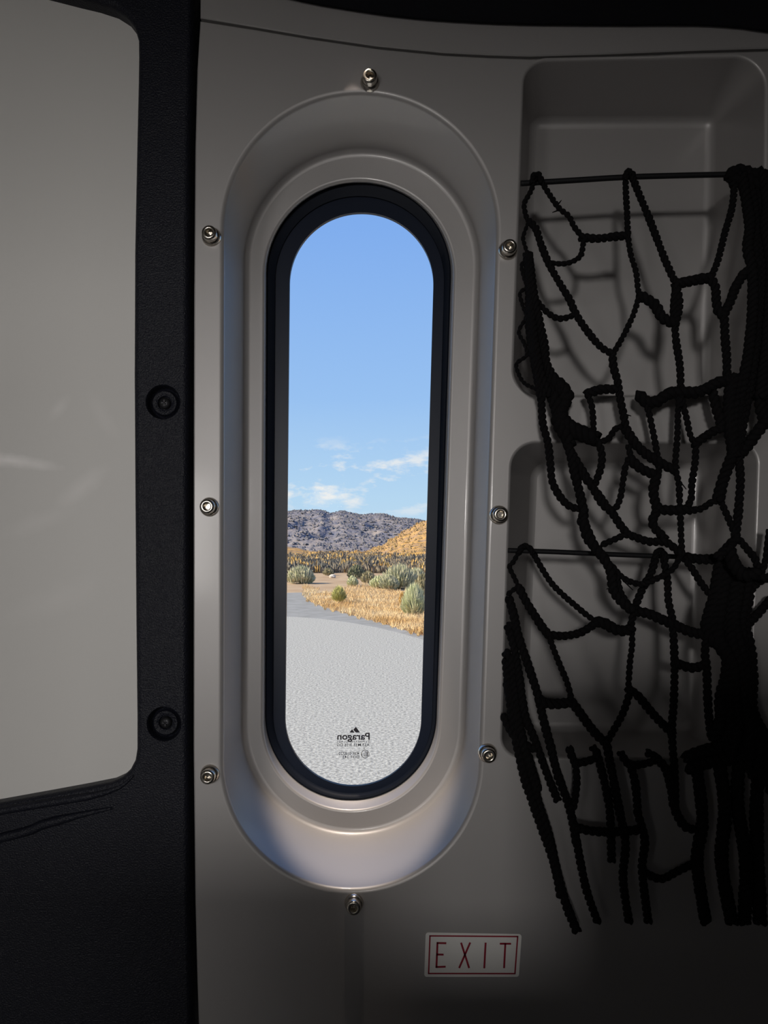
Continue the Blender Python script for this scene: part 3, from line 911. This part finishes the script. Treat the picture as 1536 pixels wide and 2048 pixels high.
# dry grass between the road edge and the shrubs
def grass_patch(name, region, count, hmin, hmax, material, label):
    v, f = [], []
    rr = random.Random(11)
    k = 0
    while k < count:
        x = rr.uniform(605, 905)
        y = rr.uniform(1168, 1300)
        if not region(x, y): continue
        if rr.random() > ((1168 + 12) / y) ** 0: continue
        p = gpt(x, y)
        h = rr.uniform(hmin, hmax)
        w = rr.uniform(0.005, 0.014)
        a = rr.uniform(0, 6.28)
        lean = Vector((rr.uniform(-0.6, 0.6), rr.uniform(-0.6, 0.6), 0)) * h
        d = Vector((math.cos(a), math.sin(a), 0)) * w
        i = len(v)
        v += [p - d, p + d, p + lean + Vector((0, 0, h))]
        f.append((i, i + 1, i + 2))
        k += 1
    o = build(name, v, f, material, recalc=False)
    return props(o, label, 'grass', kind='stuff')
def edge_y(x):
    pts = [(605, 1197), (622, 1206), (650, 1217), (700, 1231), (760, 1247), (845, 1273), (930, 1296)]
    for (a, b), (c, d) in zip(pts[:-1], pts[1:]):
        if a <= x <= c: return b + (d - b) * (x - a) / (c - a)
    return 1196
grass_patch('dry_grass', lambda x, y: y < edge_y(x) + 3 * math.sin(x * 0.37) + 5 * noise.noise((x * 0.15, y * 0.15, 0)) and y > 1176 + 8 * math.sin(x * 0.05) + 10 * noise.noise((x * 0.08, y * 0.1, 3)), 34000, 0.03, 0.19, M['grass'], 'dry golden grass along the bend of the road')

def bush(name, label, x, base, top, wpx, material, n=420, upright=0.4, blade=0.05, seed=1, group='shrubs beyond the road'):
    rr = random.Random(seed)
    n, blade = int(n * 2.2), blade * 0.55
    b0 = gpt(x, base)
    d = b0.y + DIST
    H = (base - top) / FOC * d
    W = wpx / FOC * d / 2
    v, f = [], []
    stems = empty(name, b0, label, 'shrub', group)
    for k in range(n):
        a = rr.uniform(0, 6.283)
        u = rr.random() ** 0.6
        s = Vector((math.cos(a) * W * u * (1 - upright) * 0.9, math.sin(a) * W * u * (1 - upright) * 0.9, rr.uniform(0, 0.35) * H * (1 - u * 0.5)))
        el = rr.uniform(0.25, 1.0)
        tip = Vector((math.cos(a) * W * u * rr.uniform(0.8, 1.05), math.sin(a) * W * u * rr.uniform(0.8, 1.05), H * math.sqrt(max(0.05, 1 - u * u * 0.85)) * rr.uniform(0.55, 1.0)))
        w = blade * rr.uniform(0.6, 1.4)
        q = Vector((rr.uniform(-1, 1), rr.uniform(-1, 1), rr.uniform(-0.3, 0.3))).normalized() * w
        mid = s.lerp(tip, 0.6) + q * 0.4
        i = len(v)
        v += [b0 + s, b0 + mid - q, b0 + tip, b0 + mid + q]
        f += [(i, i + 1, i + 2), (i, i + 2, i + 3)]
    build('foliage', v, f, material, stems, recalc=False)
    mb = MB()
    for k in range(6):
        a = k * 1.05 + rr.uniform(-0.3, 0.3)
        mb.tube([b0 - Vector((0, 0, 0.02)), b0 + Vector((math.cos(a) * W * 0.3, math.sin(a) * W * 0.3, H * 0.45))], [0.025, 0.012], 5)
    mb.build('stem', M['b_dark'], stems)
    return stems

bush('sagebrush', 'large round grey-green sagebrush at the far left beyond the road bend', 601, 1167, 1127, 66, M['b_sage'], 620, 0.2, 0.09, 1)
bush('sagebrush', 'small silvery sagebrush in front of the large round one at far left', 612, 1167, 1147, 34, M['b_pale'], 300, 0.2, 0.07, 2)
bush('sagebrush', 'small tan sagebrush just left of the pale rock', 657, 1151, 1134, 26, M['b_olive'], 300, 0.2, 0.10, 3)
bush('evergreen_shrub', 'dark green rounded shrub at the middle of the view', 713, 1157, 1127, 40, M['b_dark'], 420, 0.15, 0.13, 4)
bush('evergreen_shrub', 'olive shrub just right of the dark green rounded one', 736, 1166, 1139, 34, M['b_olive'], 360, 0.2, 0.11, 5)
bush('rabbitbrush', 'low pale green shrub with a rounded top in the centre right', 760, 1176, 1148, 50, M['b_pale'], 460, 0.25, 0.08, 6)
bush('sagebrush', 'tallest grey-green sagebrush on the right behind the low shrubs', 798, 1177, 1123, 84, M['b_sage'], 760, 0.25, 0.085, 7)
bush('sagebrush', 'deep green shrub at the right edge of the window view', 846, 1190, 1142, 44, M['b_olive'], 420, 0.25, 0.08, 8)
bush('rabbitbrush', 'nearest pale green feathery shrub at the right beside the dry grass', 828, 1232, 1160, 62, M['b_pale'], 640, 0.55, 0.035, 9)
bush('rabbitbrush', 'yellow-green upright clump standing in the dry grass by the bend', 678, 1206, 1167, 38, M['b_green'], 480, 0.75, 0.03, 10)
bush('rabbitbrush', 'little pale clump behind the yellow-green one', 705, 1173, 1149, 27, M['b_pale'], 260, 0.4, 0.07, 11)
bush('rabbitbrush', 'golden dry clump left of the nearest pale feathery shrub', 806, 1212, 1180, 22, M['b_gold'], 240, 0.6, 0.03, 12)

bush('rabbitbrush', 'wide silvery shrub between the low pale shrub and the tallest sagebrush', 778, 1180, 1145, 46, M['b_sage'], 460, 0.3, 0.075, 13)
bush('sagebrush', 'grey twiggy shrub standing just behind the deep green one at the right', 832, 1170, 1131, 50, M['b_sage'], 460, 0.25, 0.09, 14)
# pale boulder
b0 = gpt(665.5, 1156)
bm = bmesh.new()
bmesh.ops.create_icosphere(bm, subdivisions=3, radius=1)
for q in bm.verts:
    k = 1 + 0.22 * noise.noise(q.co * 1.6) + 0.08 * noise.noise(q.co * 5)
    q.co = Vector((q.co.x * 0.24 * k, q.co.y * 0.22 * k, max(-0.05, q.co.z * 0.17 * k + 0.10)))
me = bpy.data.meshes.new('boulder')
bm.to_mesh(me)
bm.free()
me.materials.append(M['rock'])
ob = bpy.data.objects.new('boulder', me)
ob.location = b0
COL.objects.link(ob)
props(ob, 'pale rounded boulder on the dirt beyond the road bend', 'rock')

# low scrub over the valley floor
rr = random.Random(5)
v, f = [], []
gv, gf = [], []
for k in range(6000):
    y = 1103.5 + 43 * rr.random() ** 1.25
    x = rr.uniform(240, 1200)
    p = gpt(x, y)
    d = p.y + DIST
    r = rr.uniform(0.45, 0.95) * (0.75 + d / 260.0)
    gold = rr.random() < (0.16 if y > 1118 else 0.4)
    V, F = (gv, gf) if gold else (v, f)
    for q in range(24):
        a = rr.uniform(0, 6.283)
        u = rr.random() ** 0.6
        s0 = Vector((math.cos(a) * r * u * 0.8, math.sin(a) * r * u * 0.8, 0))
        tip = Vector((math.cos(a) * r * u, math.sin(a) * r * u, r * (1.15 - 0.6 * u * u) * rr.uniform(0.7, 1.1)))
        w = Vector((rr.uniform(-1, 1), rr.uniform(-1, 1), rr.uniform(-0.5, 0.5))).normalized() * r * 0.15
        i = len(V)
        V += [p + s0, p + s0.lerp(tip, 0.6) - w, p + tip, p + s0.lerp(tip, 0.6) + w]
        F += [(i, i + 1, i + 2), (i, i + 2, i + 3)]
o = build('valley_scrub', v, f, M['scrub'], recalc=False)
props(o, 'dark grey-green scrub spread over the valley floor', 'scrub', kind='stuff')
o = build('golden_scrub', gv, gf, M['b_gold'], recalc=False)
props(o, 'scattered golden dry bushes across the valley floor', 'scrub', kind='stuff')

# hills: height fields standing at their own distance
def interp(tab, x):
    if x <= tab[0][0]: return tab[0][1]
    for (a, b), (c, d) in zip(tab[:-1], tab[1:]):
        if x <= c:
            t = (x - a) / (c - a)
            t = t * t * (3 - 2 * t)
            return b + (d - b) * t
    return tab[-1][1]

def hill(name, label, near, crest, far, sky, x_px0, x_px1, material, rough, nx=220, ny=60, seed=0.0, ridge_scale=40.0, kind='structure'):
    v, f = [], []
    for j in range(ny + 1):
        t = j / ny
        Yd = near + (far - near) * t
        tc_ = (crest - near) / (far - near)
        prof = math.sin(min(1, t / tc_) * math.pi / 2) ** 1.25 if t < tc_ else max(0.0, math.cos((t - tc_) / (1 - tc_) * math.pi / 2))
        for i in range(nx + 1):
            xp = x_px0 + (x_px1 - x_px0) * i / nx
            X = (xp - CX) / FOC * crest * (0.6 + 0.4 * Yd / crest)
            xq = CX + X * FOC / Yd
            hc = (HY - interp(sky, xq)) / FOC * crest + EYE
            q = Vector((X / ridge_scale + seed, Yd / (ridge_scale * 2.2), seed))
            rg = abs(noise.fractal(q, 0.9, 2.1, 5)) if rough else 0
            z = hc * prof * (1 - rough * rg * (1 - prof) * 1.6) + hc * 0.03 * noise.noise(q * 4) * prof
            v.append(Vector((X, Yd - DIST, GZ + z - 0.3)))
    for j in range(ny):
        for i in range(nx):
            a = j * (nx + 1) + i
            f.append((a, a + 1, a + nx + 2, a + nx + 1))
    o = build(name, v, f, material, recalc=False, smooth=True)
    props(o, label, kind=kind)
    return v
mv = hill('mountain', 'brush-covered mountain along the skyline, tinted grey-blue for haze', 420, 900, 1300,
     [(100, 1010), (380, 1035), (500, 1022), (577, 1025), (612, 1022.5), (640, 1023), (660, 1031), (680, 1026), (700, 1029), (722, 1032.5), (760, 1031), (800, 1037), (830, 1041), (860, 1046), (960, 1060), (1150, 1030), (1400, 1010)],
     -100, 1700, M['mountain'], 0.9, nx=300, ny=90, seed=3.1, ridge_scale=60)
hv = hill('golden_hill', 'sunlit golden grass hill on the right below the mountain', 190, 380, 620,
     [(640, 1112), (705, 1110), (730, 1104), (760, 1092), (790, 1076), (815, 1060), (840, 1047), (860, 1041), (900, 1030), (980, 1005), (1200, 960), (1500, 1000)],
     660, 1560, M['goldhill'], 0.35, nx=200, ny=60, seed=8.7, ridge_scale=30)
hill('foothill', 'low golden foothill on the left in front of the mountain', 190, 300, 400,
     [(100, 1060), (400, 1085), (560, 1090), (590, 1094), (620, 1101), (660, 1106), (700, 1108), (760, 1109), (840, 1112), (1000, 1112)],
     0, 1000, M['goldhill'], 0.35, nx=160, ny=30, seed=5.2, ridge_scale=20)

# brush dotted over the slopes
M['far_brush'] = mat('haze_tinted_brush', (0.125, 0.13, 0.15), 1.0, 0, 0.0, var=(0.23, 0.205, 0.195), var_scale=0.08)  # bluish to match the haze painted into the mountain colour
M['hill_brush'] = mat('dry_hill_brush', (0.30, 0.20, 0.10), 1.0, 0, 0.0, var=(0.44, 0.29, 0.12), var_scale=0.15)
def dots(name, label, verts, count, r0, r1, material, seed, keep):
    rr = random.Random(seed)
    v, f = [], []
    pool = [p for p in verts if keep(p)]
    for k in range(count):
        p = rr.choice(pool) + Vector((rr.uniform(-1, 1) * r1 * 1.5, rr.uniform(-1, 1) * r1, 0))
        r = rr.uniform(r0, r1)
        i = len(v)
        v.append(p + Vector((0, 0, r * rr.uniform(0.6, 1.0))))
        for q in range(5):
            a = q * 1.2566 + rr.uniform(-0.3, 0.3)
            v.append(p + Vector((math.cos(a) * r, math.sin(a) * r, r * rr.uniform(-0.25, 0.15))))
        f += [(i, i + 1 + q, i + 1 + (q + 1) % 5) for q in range(5)]
    return props(build(name, v, f, material, recalc=False), label, 'scrub', kind='stuff')
vis = lambda p: 380 < CX + p.x / (p.y + DIST) * FOC < 1060
dots('mountain_brush', 'dark brush dotted over the haze-tinted mountain slopes', mv, 8000, 0.6, 1.9, M['far_brush'], 21, lambda p: vis(p) and p.y < 905)
dots('hillside_brush', 'brown brush dotted over the golden hill', hv, 2800, 0.25, 0.8, M['hill_brush'], 22, lambda p: vis(p) and p.y < 385)
